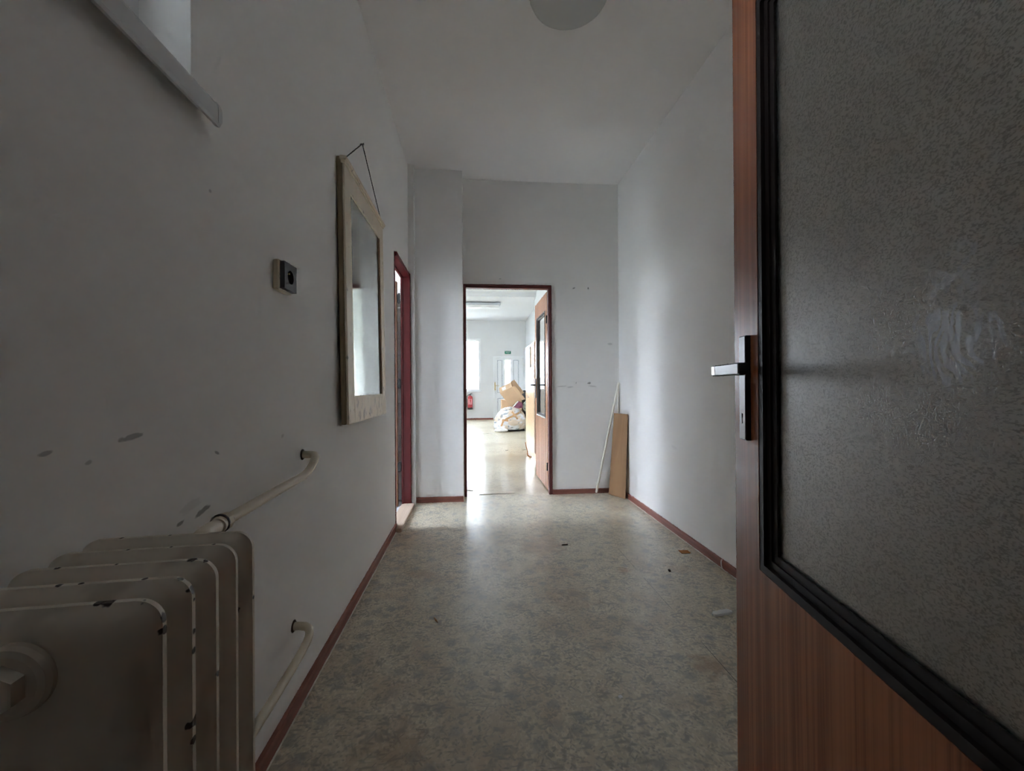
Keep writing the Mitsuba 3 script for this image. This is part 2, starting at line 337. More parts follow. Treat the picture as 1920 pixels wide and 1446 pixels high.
# ------------------------------------------------------------------ high window on the left wall
k = add('window_1', slab_x(XL - .148, XL - .103, ring(.10, .937, 1.70, 2.80, .055)), 'white_frame', 'high window near the camera with a deep white reveal', 'window', S)
add(k + '__pane', box(XL - .128, XL - .124, .15, .89, 1.75, 2.75), 'window_glass')
sill = Polygon([(-.112, 1.690), (-.112, 1.700), (.032, 1.700), (.037, 1.697), (.040, 1.690), (.040, 1.656), (.037, 1.650), (.031, 1.650), (.029, 1.656), (.029, 1.690)])
m = extrude(sill, .91); v = m.vertices.copy(); m.vertices = np.c_[v[:, 0] + XL, v[:, 2] + .06, v[:, 1]]; m.invert()
# notch: the ledge under the reveal is inside the wall opening only
add(k + '__sill', m, 'sill_white', 'grey-white moulded sill with a turned-down nose')
add(k + '__end_cap', hull([(XL + x, y, z) for y, g in ((.962, 0), (.972, .0), (.976, .006)) for x, z in ((.004, 1.700 - g), (.036, 1.7005 - g), (.041, 1.692 - g), (.041, 1.656 + g), (.036, 1.649 + g), (.028, 1.652 + g))]), 'sill_white')

# ------------------------------------------------------------------ side room (seen through the ajar door) that lights the corridor's end
SX = -2.3
add('floor_003', box(SX, -.667, 2.15, 3.95, -.06, .002), 'floor_tile', 'bluish white floor of the side room', 'floor', S)
add('ceiling_002', box(SX, -.667, 2.15, 3.95, 2.95, 3.05), 'paint_plain', 'ceiling of the side room', 'ceiling', S)
add('wall_back_002', box(SX, -.667, 3.95, 4.04, 0, 2.95), 'paint_plain', 'end wall of the side room with white tiles', 'wall', S)
add('wall_front_002', box(SX, -.667, 2.05, 2.15, 0, 2.95), 'paint_plain', 'near wall of the side room', 'wall', S)
SW = (2.90, 3.40, .25, 2.88)
add('wall_left_002', slab_x(SX - .2, SX, sbox(2.05, 0, 4.04, 2.95).difference(sbox(SW[0], SW[2], SW[1], SW[3]))), 'paint_plain', 'outer wall of the side room with its window', 'wall', S)
k = add('window_4', slab_x(SX - .12, SX - .06, ring(*SW, .045)), 'white_frame', 'window in the outer wall of the side room', 'window', S)
add(k + '__pane', box(SX - .092, SX - .088, SW[0] + .04, SW[1] - .04, SW[2] + .04, SW[3] - .04), 'window_glass')
# stair room behind the high window
add('floor_004', box(-3.0, -.752, -1.0, 2.045, -.06, .0), 'floor_tile', 'floor of the room behind the high window', 'floor', S)
add('ceiling_003', box(-3.0, -.752, -1.0, 2.045, 3.2, 3.3), 'paint_plain', 'ceiling of the room behind the high window', 'ceiling', S)
add('wall_back_003', box(-3.0, -.752, 1.945, 2.045, 0, 3.2), 'paint_plain', 'end wall of the room behind the high window', 'wall', S)
add('wall_front_004', box(-3.0, -.752, -1.1, -1.0, 0, 3.2), 'paint_plain', 'near end wall of the room behind the high window', 'wall', S)
add('wall_left_004', box(-.752, -.742, -1.1, 2.045, ZC, 3.2), 'paint_plain', 'strip of wall above the high window', 'wall', S)
NW = (.2, 1.3, 1.5, 2.5)
add('wall_left_003', slab_x(-3.2, -3.0, sbox(-1.1, 0, 2.045, 3.2).difference(sbox(NW[0], NW[2], NW[1], NW[3]))), 'paint_plain', 'outer wall of the room behind the high window', 'wall', S)
k = add('window_8', slab_x(-3.12, -3.06, ring(*NW, .05)), 'white_frame', 'outer window of the room behind the high window', 'window', S)
add(k + '__pane', box(-3.092, -3.088, NW[0] + .04, NW[1] - .04, NW[2] + .04, NW[3] - .04), 'window_glass')
add('wall_back_002__grout_bed', box(-1.30, -.667, 3.938, 3.95, 0, 1.87), 'grout')
tl = rbox(0, .147, 0, .008, 0, .147, .002)
for i in range(12):
    for j in range(3):
        add('wall_back_002__tile', move(tl, trimesh.transformations.translation_matrix((-.818 - .15 * j, 3.931, .02 + .15 * i))), 'tile_white')
# door leaf of the side room, swung inwards
k = add('door_3', rbox(-1.27, -.689, 3.742, 3.778, .012, 2.01, .003), 'leaf_brown', 'brown door leaf swung into the side room beside the red frame', 'door', S)
for z in (.36, 1.10, 1.86):
    add(k + '__hinge', cat(cyl((-.672, 3.755, z - .045), (-.672, 3.755, z + .045), .008, 12), rbox(-.70, -.662, 3.748, 3.760, z - .036, z + .036, .002)), 'black', 'dark hinge')

# ------------------------------------------------------------------ near glazed door (opened about 100 degrees)
MD = np.eye(4)   # local: u along the leaf from hinge, n towards the corridor (-x side), z up
MD[:3, 0] = [du_[0], du_[1], 0]; MD[:3, 1] = [dn_[0], dn_[1], 0]; MD[:3, 2] = [0, 0, 1]; MD[:3, 3] = [DOOR_P[0], DOOR_P[1], 0]
LW = 0.825
def D(m):
    m = move(m, MD)
    if np.linalg.det(MD[:3, :3]) < 0: m.invert()
    return m
def slab_n(n0, n1, poly):   # poly in (u, z)
    m = extrude(poly, n1 - n0); v = m.vertices.copy(); m.vertices = np.c_[v[:, 0], v[:, 2] + n0, v[:, 1]]; m.invert(); return m
gu0, gu1, gz0, gz1 = .115, LW - .110, .690, 1.86
k = add('door_1', D(slab_n(-.038, 0, sbox(0, .010, LW, 1.985).difference(sbox(gu0, gz0, gu1, gz1)))), 'door_wood', 'open reddish brown door with a large pebbled glass panel', 'door', S)
def bead(n_out, n_in, a, b):   # stepped moulding around the glass: outlines at depth
    parts = []
    for (o, i, na, nb) in ((0, .016, n_out, n_in), (.014, .030, n_out * .5 + n_in * .5, n_in), (.028, .045, n_in + (.004 if n_out > n_in else -.004), n_in)):
        lo, hi = min(na, nb), max(na, nb)
        parts.append(slab_n(lo, hi, sbox(gu0 + o, gz0 + o, gu1 - o, gz1 - o).difference(sbox(gu0 + i, gz0 + i, gu1 - i, gz1 - i))))
    return cat(*parts)
add(k + '__glazing_bead', D(bead(-.0012, -.017, 0, 0)), 'bead_black', 'black stepped glazing bead')
add(k + '__glazing_bead', D(bead(-.0368, -.021, 0, 0)), 'bead_black')
add(k + '__glass_pane', D(slab_n(-.0195, -.0185, sbox(gu0 + .01, gz0 + .01, gu1 - .01, gz1 - .01))), 'pebble_glass', 'pebbled privacy glass with a pale smear')
def plate_mesh(n0, s):
    u0, u1, z0, z1, h = .747, .777, .951, 1.176, .010
    kb = sbox(.760, .986, .764, 1.004).union(sbox(.7585, 1.000, .7655, 1.008))
    return slab_n(min(n0, n0 + s * h), max(n0, n0 + s * h), sbox(u0, z0, u1, z1).difference(kb))
for s, n0 in ((1, 0.0), (-1, -.038)):
    pk = add(k + '__handle_plate', D(plate_mesh(n0, s)), 'black', 'slim dark door plate with a brushed face')
    fu0, fu1 = .7485, .7755
    kb = sbox(.760, .986, .764, 1.004).union(sbox(.7585, 1.000, .7655, 1.008))
    nn = n0 + s * .010
    add(pk + '__face', D(slab_n(min(nn, nn + s * .0012), max(nn, nn + s * .0012), sbox(fu0, .953, fu1, 1.174).difference(kb))), 'steel', 'brushed metal face with keyhole')
    zc = 1.101
    lk = add(k + '__handle', D(cat(rbox(.753, .771, min(nn, n0 + s * .070), max(nn, n0 + s * .070), zc - .010, zc + .010, .0015),
                                    rbox(.636, .771, min(n0 + s * .052, n0 + s * .070), max(n0 + s * .052, n0 + s * .070), zc - .0115, zc + .0115, .0015))), 'black', 'square lever handle')
    add(lk + '__cap', D(rbox(.640, .752, min(n0 + s * .0695, n0 + s * .0712), max(n0 + s * .0695, n0 + s * .0712), zc - .0095, zc + .0095, .0005)), 'steel')
    add(lk + '__tip', D(rbox(.7525, .7725, min(n0 + s * .054, n0 + s * .0715), max(n0 + s * .054, n0 + s * .0715), zc - .0105, zc + .0105, .002)), 'chrome')
for z in (.25, 1.75):
    add(k + '__hinge', D(cyl((-.008, -.030, z - .04), (-.008, -.030, z + .04), .008, 12)), 'steel')

# ------------------------------------------------------------------ radiator and pipes
RA = 0.075
def rad_section(yc, w=.216, zb=.255, zt=.862):
    prof = [(-.0205, -.030), (-.0195, -.018), (-.015, -.0085), (-.006, -.0035), (-.003, 0), (.003, 0), (.006, -.0035), (.015, -.0085), (.0195, -.018), (.0205, -.030)]
    rings, hw, hh, zc = [], w / 2, (zt - zb) / 2, (zt + zb) / 2
    for (y, o) in prof:
        a, b, r = hw + o, hh + o, max(.024 + o * .5, .010)
        pts = []
        for cx, cz, t0 in ((a - r, b - r, 0), (-(a - r), b - r, 90), (-(a - r), -(b - r), 180), (a - r, -(b - r), 270)):
            for q in range(9):
                t = math.radians(t0 + q * 90 / 8); pts.append((cx + r * math.cos(t), y, cz + r * math.sin(t)))
        rings.append(pts)
    n = len(rings[0]); v = [p for rg in rings for p in rg]; f = []
    for i in range(len(rings) - 1):
        for j in range(n):
            a, b, c, d = i * n + j, i * n + (j + 1) % n, (i + 1) * n + (j + 1) % n, (i + 1) * n + j
            f += [[a, c, b], [a, d, c]]
    v += [(0, prof[0][0], 0), (0, prof[-1][0], 0)]; c0, c1, e = len(v) - 2, len(v) - 1, (len(rings) - 1) * n
    f += [[c0, j, (j + 1) % n] for j in range(n)] + [[c1, e + (j + 1) % n, e + j] for j in range(n)]
    m = trimesh.Trimesh(np.array(v), np.array(f), process=False); m.apply_translation((0, yc, zc)); return m
RC = (-.417, .433)
RM = trimesh.transformations.translation_matrix((RC[0], RC[1], 0)) @ rotz(RA)
def RP(x, y, z): return (RM @ np.array([x, y, z, 1]))[:3]
for (sec, x, z, r) in ((0, .060, .862, .006), (0, .052, .861, .0045), (0, .090, .858, .004), (0, .099, .850, .0035), (0, .104, .842, .006), (0, .1065, .830, .0055),
                       (1, -.02, .862, .004), (1, .00, .862, .003), (1, .06, .862, .003), (1, .094, .858, .003), (1, .103, .846, .005), (1, .106, .835, .003), (1, .108, .800, .004), (1, .108, .78, .004), (1, .108, .70, .008), (1, .108, .68, .005),
                       (2, -.06, .862, .0035), (2, .00, .862, .0022), (2, .080, .862, .0055), (2, .095, .858, .003), (2, .108, .72, .004), (3, -.02, .862, .0025), (3, .03, .862, .0022), (3, .08, .862, .0025),
                       (4, -.06, .862, .003), (4, .0, .862, .0022), (4, .108, .765, .0035)):
    CHIPS.append((*[float(q) for q in RP(x, .0485 * sec, z)], r))
CHIPS.append((*[float(q) for q in RP(.094, .194 - .0205, .755)], .006))
scene['radiator_enamel'] = princ(mikit.proc(rad_fn), rough=0.38)
labels['radiator'] = {'label': 'old beige column radiator with chipped enamel in the near corner', 'category': 'radiator'}
for i in range(5):
    add('radiator__section', move(rad_section(.0485 * i), RM), 'radiator_enamel', smooth=40)
def hexplug(z):
    hx = [(.020 * math.cos(math.radians(60 * q + 30)), .020 * math.sin(math.radians(60 * q + 30))) for q in range(6)]
    h = extrude(Polygon(hx), .018); v = h.vertices.copy(); h.vertices = np.c_[v[:, 0], -v[:, 2] - .0265, v[:, 1] + z]; h.invert()
    bo = lathe([(0, 0), (.033, 0), (.033, .006), (.031, .011), (.026, .013), (0, .013)], (0, 0, 0), 'y', 40)
    bo.vertices = np.c_[bo.vertices[:, 0], -bo.vertices[:, 1] - .0190, bo.vertices[:, 2] + z]; bo.invert()
    return cat(bo, h)
for z in (.808, .305): add('radiator__plug', move(hexplug(z), RM), 'radiator_enamel', 'hexagonal plug on a round boss')
for z in (.800, .305): add('radiator__nipple', move(cyl((0, 0, z), (0, .20, z), .028, 20), RM), 'radiator_enamel')
for z in (.76, .33): add('radiator__bracket', rbox(XL, -.50, .50, .52, z - .015, z + .015, .003), 'radiator_enamel')

hub = RP(0, .215, .800)
pk = add('heating_pipe', tube([(XL - .02, 1.497, .837), (XL + .02, 1.494, .838), (-.556, 1.480, .838), (-.541, 1.452, .832), (-.538, 1.415, .812), (-.538, 1.37, .797), (-.538, 1.30, .792), (-.538, 1.1, .788), (-.538, .935, .784)], .0125, 20, sub=70),
         'pipe_paint', 'upper beige heating pipe bending into the wall under the socket', 'pipe', smooth=True)
add(pk + '__union', cat(tube([(-.538, .945, .784), (-.538, .925, .784)], .019, 8), cyl((-.538, .925, .784), (-.530, .90, .784), .0165, 20)), 'pipe_paint', 'chipped union fitting')
add(pk + '__seal', cat(lathe([(.0125, 0), (.0202, 0), (.0202, .004), (.0125, .004)], (-.538, .922, .784), 'y', 24), lathe([(.0125, 0), (.0175, 0), (.0175, .003), (.0125, .003)], (-.538, .943, .784), 'y', 24)), 'wire_dark', 'dark worn thread rings')
add(pk + '__elbow', tube([(-.533, .905, .784), (-.525, .85, .786), (-.49, .78, .79), (hub[0] - .01, hub[1] + .07, .797), (hub[0], hub[1] + .03, .800), (hub[0], hub[1] + .001, .800)], .0155, 20, sub=40), 'pipe_paint', smooth=True)
add(pk + '__wall_hole', lathe([(.008, 0), (.019, 0), (.016, .0025), (.008, .0025)], (XL + .0005, 1.497, .837), 'x', 20), 'dark_scrap', 'ragged dark hole around the pipe')
hub2 = RP(0, .215, .305)
pk = add('heating_pipe_001', tube([(XL - .02, 1.42, .285), (XL + .02, 1.42, .285), (-.553, 1.41, .285), (-.536, 1.385, .281), (-.531, 1.33, .268), (-.530, 1.2, .259), (-.530, 1.0, .256), (-.525, .85, .262), (-.47, .74, .29), (hub2[0], hub2[1] + .03, .305), (hub2[0], hub2[1] + .001, .305)], .0125, 20, sub=90),
         'pipe_paint', 'lower beige heating pipe running just above the baseboard', 'pipe', smooth=True)
add(pk + '__wall_hole', lathe([(.008, 0), (.020, 0), (.017, .0025), (.008, .0025)], (XL + .0005, 1.42, .285), 'x', 20), 'dark_scrap', 'ragged dark hole around the pipe')

# ------------------------------------------------------------------ socket outlet
k = add('socket_outlet', rbox(XL, XL + .020, 1.288, 1.378, 1.364, 1.456, .004), 'cream_plastic', 'black faced wall socket on a cream base beside the mirror', 'socket')
face = sbox(1.292, 1.369, 1.374, 1.451).difference(affinity.translate(Polygon([(.021 * math.cos(t), .021 * math.sin(t)) for t in np.linspace(0, 2 * math.pi, 40)[:-1]]), 1.333, 1.410))
add(k + '__cover', slab_x(XL + .019, XL + .034, face), 'dark_plastic', 'dark cover plate')
add(k + '__recess', cyl((XL + .0195, 1.333, 1.410), (XL + .0215, 1.333, 1.410), .021, 32), 'black')
add(k + '__earth_pin', cyl((XL + .021, 1.333, 1.422), (XL + .031, 1.333, 1.422), .0025, 10), 'brass')

# ------------------------------------------------------------------ mirror on a wire
def MIR(a, z, d):   # a along the wall, z height, d out of the wall; the foot stands off a little
    t = (2.08 - z) / 1.17
    return (XL + d + .016 * t, a, z)
def mbox(a0, a1, z0, z1, d0, d1, r=.003):
    m = rbox(0, 1, a0, a1, z0, z1, 0.0001) if False else rbox(d0, d1, a0, a1, z0, z1, r)
    v = m.vertices.copy(); m.vertices = np.array([MIR(y, z, x) for x, y, z in v]); return m
A0, A1, B0, B1 = 1.862, 2.62, .905, 2.085
labels['wall_mirror'] = {'label': 'tall old cream framed mirror hung by a wire from a nail', 'category': 'mirror'}
add('wall_mirror__stile', mbox(A0, A0 + .095, B0, B1 - .055, .024, .034), 'cream_paint')
add('wall_mirror__stile', mbox(A1 - .085, A1, B0, B1 - .055, .024, .034), 'cream_paint')
add('wall_mirror__rail', mbox(A0 + .0951, A1 - .0851, B0, B0 + .125, .024, .0335), 'cream_paint', 'scuffed bottom rail')
add('wall_mirror__rail', mbox(A0 + .001, A1 - .001, B1 - .125, B1 - .03, .024, .0345), 'cream_paint')
add('wall_mirror__cornice', cat(mbox(A0 - .004, A1 + .012, B1 - .032, B1 - .018, .02, .040), mbox(A0 - .007, A1 + .020, B1 - .020, B1, .014, .047, .005)), 'cream_paint', 'moulded top edge')
add('wall_mirror__back', cat(mbox(A0 + .0005, A0 + .03, B0 + .001, B1 - .001, .001, .0238), mbox(A1 - .03, A1 - .0005, B0 + .001, B1 - .001, .001, .0238), mbox(A0 + .03, A1 - .03, B0 + .001, B0 + .03, .001, .0238), mbox(A0 + .03, A1 - .03, B0 + .03, B1 - .001, .003, .012)), 'raw_wood', 'bare weathered wood on the side')
add('wall_mirror__bead', mbox(A1 - .095, A1 - .0855, B0 + .125, B1 - .125, .020, .0325, .002), 'panel_brown', 'dark bare edge by the glass')
add('wall_mirror__glass', mbox(A0 + .08, A1 - .08, B0 + .11, B1 - .11, .0215, .0245, .0005), 'mirror_silver')
na, nz = 2.248, 2.360
h0, h1 = MIR(1.905, 2.10, .03), MIR(2.585, 2.098, .03)
def twist(p0, p1, n=90, r=.0016):
    p0, p1 = np.array(p0), np.array(p1); t = np.linspace(0, 1, n)[:, None]; base = p0 + (p1 - p0) * t
    ang = t[:, 0] * 110
    off = np.c_[np.cos(ang), np.zeros(n), np.sin(ang)] * .0015
    return cat(tube(base + off, r, 6), tube(base - off, r, 6))
add('wall_mirror__wire', cat(twist(h0, (XL + .012, na, nz)), twist((XL + .012, na, nz), h1)), 'wire_dark', 'twisted hanging wire')
for (hx, hy, hz) in (h0, h1):
    s_ = np.linspace(-.6, 4.0, 20)
    add('wall_mirror__hook', tube(np.c_[np.full(20, hx), hy + .010 * np.sin(s_), hz - .009 + .010 * np.cos(s_)], .0022, 8), 'wire_dark', 'open screw hook')
add('nail', cat(cyl((XL - .01, na, nz - .003), (XL + .018, na, nz - .001), .0025, 10), cyl((XL + .018, na, nz - .001), (XL + .020, na, nz - .001), .006, 12)), 'wire_dark', 'dark nail in the wall holding the mirror wire', 'nail')

# ------------------------------------------------------------------ ceiling lamp of the corridor
labels['ceiling_lamp'] = {'label': 'round opal ceiling lamp cut off by the top of the photo', 'category': 'lamp'}
add('ceiling_lamp__shade', lathe([(0, 2.945), (.10, 2.946), (.16, 2.955), (.187, 2.972), (.197, 2.995), (.200, 3.03), (.200, 3.072), (0, 3.072)], (.470, 1.985, 0), 'z', 64), 'lamp_opal', smooth=40)
add('ceiling_lamp__base', lathe([(0, 3.066), (.205, 3.066), (.207, 3.074), (.207, 3.09), (0, 3.09)], (.470, 1.985, 0), 'z', 64), 'white_plastic')

# ------------------------------------------------------------------ things leaning in the corner, litter on the corridor floor
def lean(pts_bottom, pts_top, th):   # board from two bottom corners and two top corners, thickness along its normal
    a, b, c, d = (np.array(q, float) for q in (*pts_bottom, *pts_top)); n = np.cross(b - a, d - a); n /= np.linalg.norm(n)
    return hull([*(q + s * th / 2 * n for q in (a, b, c, d) for s in (-1, 1))])
add('fiberboard_offcut', lean([(1.303, 3.965, .005), (1.398, 3.775, .005)], [(1.428, 3.775, .800), (1.366, 3.978, .800)], .006), 'fiberboard', 'brown fibreboard offcut leaning in the corner', 'board')
add('rod', tube([(1.190, 4.012, .012), (1.424, 4.006, 1.10)], .0115, 14), 'rod_cream', 'thick cream rod leaning across the corner', 'rod')
add('rod_001', tube([(1.416, 4.0365, .008), (1.432, 4.0365, 1.085)], .0060, 10), 'rod_cream', 'thin upright cream rod behind the fibreboard offcut', 'rod')
k = add('plastic_clip', trimesh.Trimesh(*[(lambda m: m)(extrude(Polygon([(-.050, -.011), (-.044, -.016), (.036, -.016), (.046, -.011), (.050, 0), (.046, .010), (.036, .015), (-.040, .015), (-.040, .006), (-.055, .004), (-.055, -.006), (-.050, -.006)]), .010)).__getattribute__(q) for q in ('vertices', 'faces')]).apply_transform(trimesh.transformations.translation_matrix((1.145, 1.842, 0)) @ rotz(.16)), 'white_plastic', 'small white plastic clip lying on the floor by the open door', 'clip')
def flake(x, y, pts, h, a=0.0): return move(extrude(Polygon(pts), h), trimesh.transformations.translation_matrix((x, y, 0)) @ rotz(a))
add('cardboard_scrap', flake(1.330, 2.545, [(-.03, -.022), (.028, -.026), (.033, .02), (-.024, .026)], .004, .1), 'brown_scrap', 'small brown scrap by the right baseboard', 'scrap')
add('splinter', flake(-.185, 1.92, [(-.024, -.002), (.0, -.004), (.026, .0), (.0, .003)], .004, -1.15), 'brown_scrap', 'thin dark wood splinter on the floor near the left baseboard', 'splinter')
add('twig', flake(.595, 2.743, [(-.020, -.003), (.020, -.004), (.020, .003), (-.020, .004)], .005, .02), 'dark_scrap', 'short dark stick in the middle of the corridor floor', 'stick')
add('crumb', flake(1.108, 2.295, [(-.006, -.010), (.006, -.006), (.009, .008), (-.003, .010)], .006), 'dark_scrap', 'tiny dark crumb on the floor between the clip and the brown scrap', 'crumb')
add('cable_end', tube([(XR - .002, 2.30, .040), (XR - .018, 2.292, .050), (XR - .024, 2.285, .035), (XR - .022, 2.28, .012), (XR - .020, 2.278, .005)], .003, 10, sub=24), 'white_plastic', 'white cable end hanging over the right baseboard', 'cable')
add('glass_chip', flake(.49, 1.385, [(-.008, -.004), (.006, -.007), (.008, .004), (-.004, .007)], .002, .5), 'white_plastic', 'tiny pale chip on the near corridor floor', 'chip')

# ------------------------------------------------------------------ the bright room beyond
YF, FX0, FX1, FZ = 13.4, -3.6, 1.39, 3.21
add('floor_001', box(FX0, FX1 + .1, 4.087, 9.50, -.06, -.001), 'lino_far', 'glossy beige floor of the bright room', 'floor', S)
add('floor_002', box(FX0, 1.75, 9.503, YF, -.06, .001), 'lino_far', 'strip of glossy floor beyond the seam at the far end', 'floor', S)
add('floor_001__torn_edge', cat(*[hull([(x0, 4.10 + d, 0), (x1, 4.10 + d2, 0), (x0, 4.112 + d, .004), (x1, 4.112 + d2, .004), (x0, 4.125 + d, 0), (x1, 4.125 + d2, 0)]) for x0, x1, d, d2 in ((.03, .13, -.012, -.004), (.13, .22, -.003, .006), (.2, .36, .006, .004))]), 'caulk', 'torn pale edge of the lino at the doorway')
add('floor_002__worn_edge', cat(box(-.6, .45, 9.492, 9.50, -.004, .003), box(-1.2, .0, 9.40, 9.46, -.004, .0005)), 'caulk', 'pale worn seam edge')
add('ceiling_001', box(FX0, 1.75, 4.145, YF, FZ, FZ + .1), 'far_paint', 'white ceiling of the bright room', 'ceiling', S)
add('ceiling_001__beam', box(FX0, FX1, 9.35, 9.60, 3.105, FZ), 'far_paint', 'shallow ceiling beam')
wf = sbox(FX0, 0, 1.75, FZ).difference(sbox(-1.05, .93, .172, 2.60)).difference(sbox(.575, -1, 1.63, 2.05))
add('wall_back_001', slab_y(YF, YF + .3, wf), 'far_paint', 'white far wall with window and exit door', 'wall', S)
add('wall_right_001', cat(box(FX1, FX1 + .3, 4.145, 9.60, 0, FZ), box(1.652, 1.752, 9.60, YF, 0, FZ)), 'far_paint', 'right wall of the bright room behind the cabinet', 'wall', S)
wl = sbox(4.145, 0, YF, FZ)
WIN = ((6.5, 8.9),)
for a, b in WIN: wl = wl.difference(sbox(a, 1.0, b, 2.6))
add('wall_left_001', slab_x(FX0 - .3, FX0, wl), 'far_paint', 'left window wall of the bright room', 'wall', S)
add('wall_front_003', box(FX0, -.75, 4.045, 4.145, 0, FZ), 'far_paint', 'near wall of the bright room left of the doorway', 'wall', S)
for i, (a, b) in enumerate(WIN):
    k = add(f'window_{i + 5}', slab_x(FX0 - .16, FX0 - .10, ring(a, b, 1.0, 2.6, .06).union(sbox((a + b) / 2 - .04, 1.0, (a + b) / 2 + .04, 2.6))), 'white_frame', f'{("tall",)[i]} side window of the bright room', 'window', S)
    add(k + '__pane', box(FX0 - .132, FX0 - .128, a + .04, b - .04, 1.04, 2.56), 'window_glass')
add('baseboard_back_002', slab_y(YF - .015, YF, sbox(FX0, 0, .575, .05)), 'baseboard', 'brown baseboard under the far window', 'baseboard', S)

# far window
k = add('window_2', slab_y(YF + .05, YF + .12, ring(-1.05, .172, .93, 2.60, .06).union(sbox(-.52, .93, -.40, 2.60))), 'white_frame', 'bright white framed window in the far wall above the fire extinguisher', 'window', S)
add(k + '__casing', slab_y(YF - .008, YF + .052, ring(-1.09, .19, .92, 2.625, .055)), 'white_frame')
add(k + '__pane', box(-.41, .12, YF + .083, YF + .087, .98, 2.55), 'window_glass')
add(k + '__pane', box(-1.0, -.51, YF + .083, YF + .087, .98, 2.55), 'window_glass')
add(k + '__sill', rbox(-1.11, .21, YF - .045, YF + .05, .895, .925, .005), 'white_frame')

# white exit door
DX0, DX1 = .585, 1.622
k = add('door_4', slab_y(YF + .015, YF + .075, sbox(DX0 + .06, .02, DX1 - .06, 1.995).difference(sbox(.962, 1.06, 1.155, 1.93))), 'white_frame', 'white panelled exit door with a narrow glazed slot', 'door', S)
add(k + '__frame', slab_y(YF - .005, YF + .10, sbox(DX0 - .01, 0, DX1 + .008, 2.05).difference(sbox(DX0 + .058, -.1, DX1 - .058, 1.997))), 'white_frame')
add(k + '__pane', box(.957, 1.16, YF + .043, YF + .047, 1.055, 1.935), 'window_glass', 'narrow glazed slot')
for (a0, a1, b0, b1) in ((.715, .885, .86, 1.93), (1.235, 1.42, .86, 1.93), (.715, 1.42, .12, .69)):
    pk = add(k + '__panel', slab_y(YF + .004, YF + .0152, ring(a0, a1, b0, b1, .022)), 'groove_grey', 'grey outlined moulded panel')
    add(pk + '__field', rbox(a0 + .04, a1 - .04, YF + .007, YF + .0155, b0 + .04, b1 - .04, .003), 'white_frame')
hp = add(k + '__handle_plate', rbox(.625, .655, YF - .012, YF - .004, .945, 1.205, .003), 'brass', 'brass handle plate')
add(k + '__handle', cat(cyl((.640, YF - .012, 1.10), (.640, YF - .05, 1.10), .009, 12), rbox(.632, .765, YF - .060, YF - .045, 1.09, 1.108, .004)), 'brass', 'brass lever')
for z in (.25, 1.05, 1.83):
    add(k + '__hinge', rbox(1.56, 1.625, YF - .03, YF - .004, z - .05, z + .05, .006), 'white_plastic', 'white surface hinge')
# exit sign
k = add('exit_sign', rbox(.962, 1.160, YF - .012, YF, 2.122, 2.218, .002), 'sign_green', 'small green exit sign above the white exit door', 'sign')
for z, t in ((2.178, 'ÚNIKOVÝ'), (2.138, 'VÝCHOD')):
    m = meshkit.text_mesh(t, .024, .002, True); b = m.bounds; m.apply_scale([.125 / (b[1][0] - b[0][0]), 1, 1]); b = m.bounds
    m.vertices = np.c_[m.vertices[:, 0] - (b[0][0] + b[1][0]) / 2 + 1.061, YF - .012 - m.vertices[:, 2], m.vertices[:, 1] + z]
    add(k + '__lettering', m, 'white_plastic', 'pale lettering')

# fire extinguisher hung under the window
ex, ey, ez = -.165, YF - .095, .345
labels['fire_extinguisher'] = {'label': 'red fire extinguisher hung on the wall below the far window', 'category': 'fire extinguisher'}
K = 'fire_extinguisher__'
add(K + 'cylinder', lathe([(0, .03), (.075, .03), (.078, .05), (.078, .36), (.070, .40), (.045, .425), (.022, .435), (.022, .45), (0, .45)], (ex, ey, ez), 'z', 32), 'fire_red', smooth=40)
add(K + 'foot', lathe([(0, -.005), (.078, -.005), (.082, .005), (.082, .055), (0, .055)], (ex, ey, ez), 'z', 32), 'black', 'black foot ring')
def arc(t0, t1, z0, z1, r):
    th = np.radians(np.linspace(t0, t1, 14)); v = np.vstack([np.c_[ex + r * np.sin(th), ey - r * np.cos(th), np.full(14, ez + z)] for z in (z0, z1)])
    f = [[i, i + 1, 14 + i] for i in range(13)] + [[i + 1, 15 + i, 14 + i] for i in range(13)]
    return trimesh.Trimesh(v, np.array(f), process=False)
add(K + 'label', arc(-52, 52, .15, .33, .0787), 'label_pink', 'pale printed label')
lk = K + 'label'
for (a, b, z0, z1) in ((-14, 26, .275, .305), (-4, 4, .225, .275), (12, 22, .225, .275), (-4, 20, .245, .253), (-8, 28, .195, .207), (-30, 34, .16, .166)):
    add(lk + '__print', arc(a, b, z0, z1, .0792), 'fire_red')
add(K + 'valve', cat(cyl((ex, ey, ez + .44), (ex, ey, ez + .475), .016, 16), rbox(ex - .012, ex + .012, ey - .02, ey + .02, ez + .46, ez + .485, .003)), 'black')
add(K + 'lever', cat(tube([(ex, ey, ez + .48), (ex + .03, ey - .01, ez + .51), (ex + .075, ey - .01, ez + .52)], .007, 8), tube([(ex, ey, ez + .47), (ex + .08, ey - .01, ez + .475)], .006, 8)), 'black', 'black squeeze levers')
add(K + 'hose', tube([(ex - .01, ey, ez + .47), (ex - .05, ey - .01, ez + .46), (ex - .095, ey - .01, ez + .42), (ex - .105, ey, ez + .28), (ex - .10, ey, ez + .12), (ex - .075, ey - .03, ez + .04)], .009, 10, sub=40), 'black', 'black hose')
add(K + 'bracket', rbox(ex - .05, ex + .05, ey + .07, YF, ez + .22, ez + .25, .003), 'black')

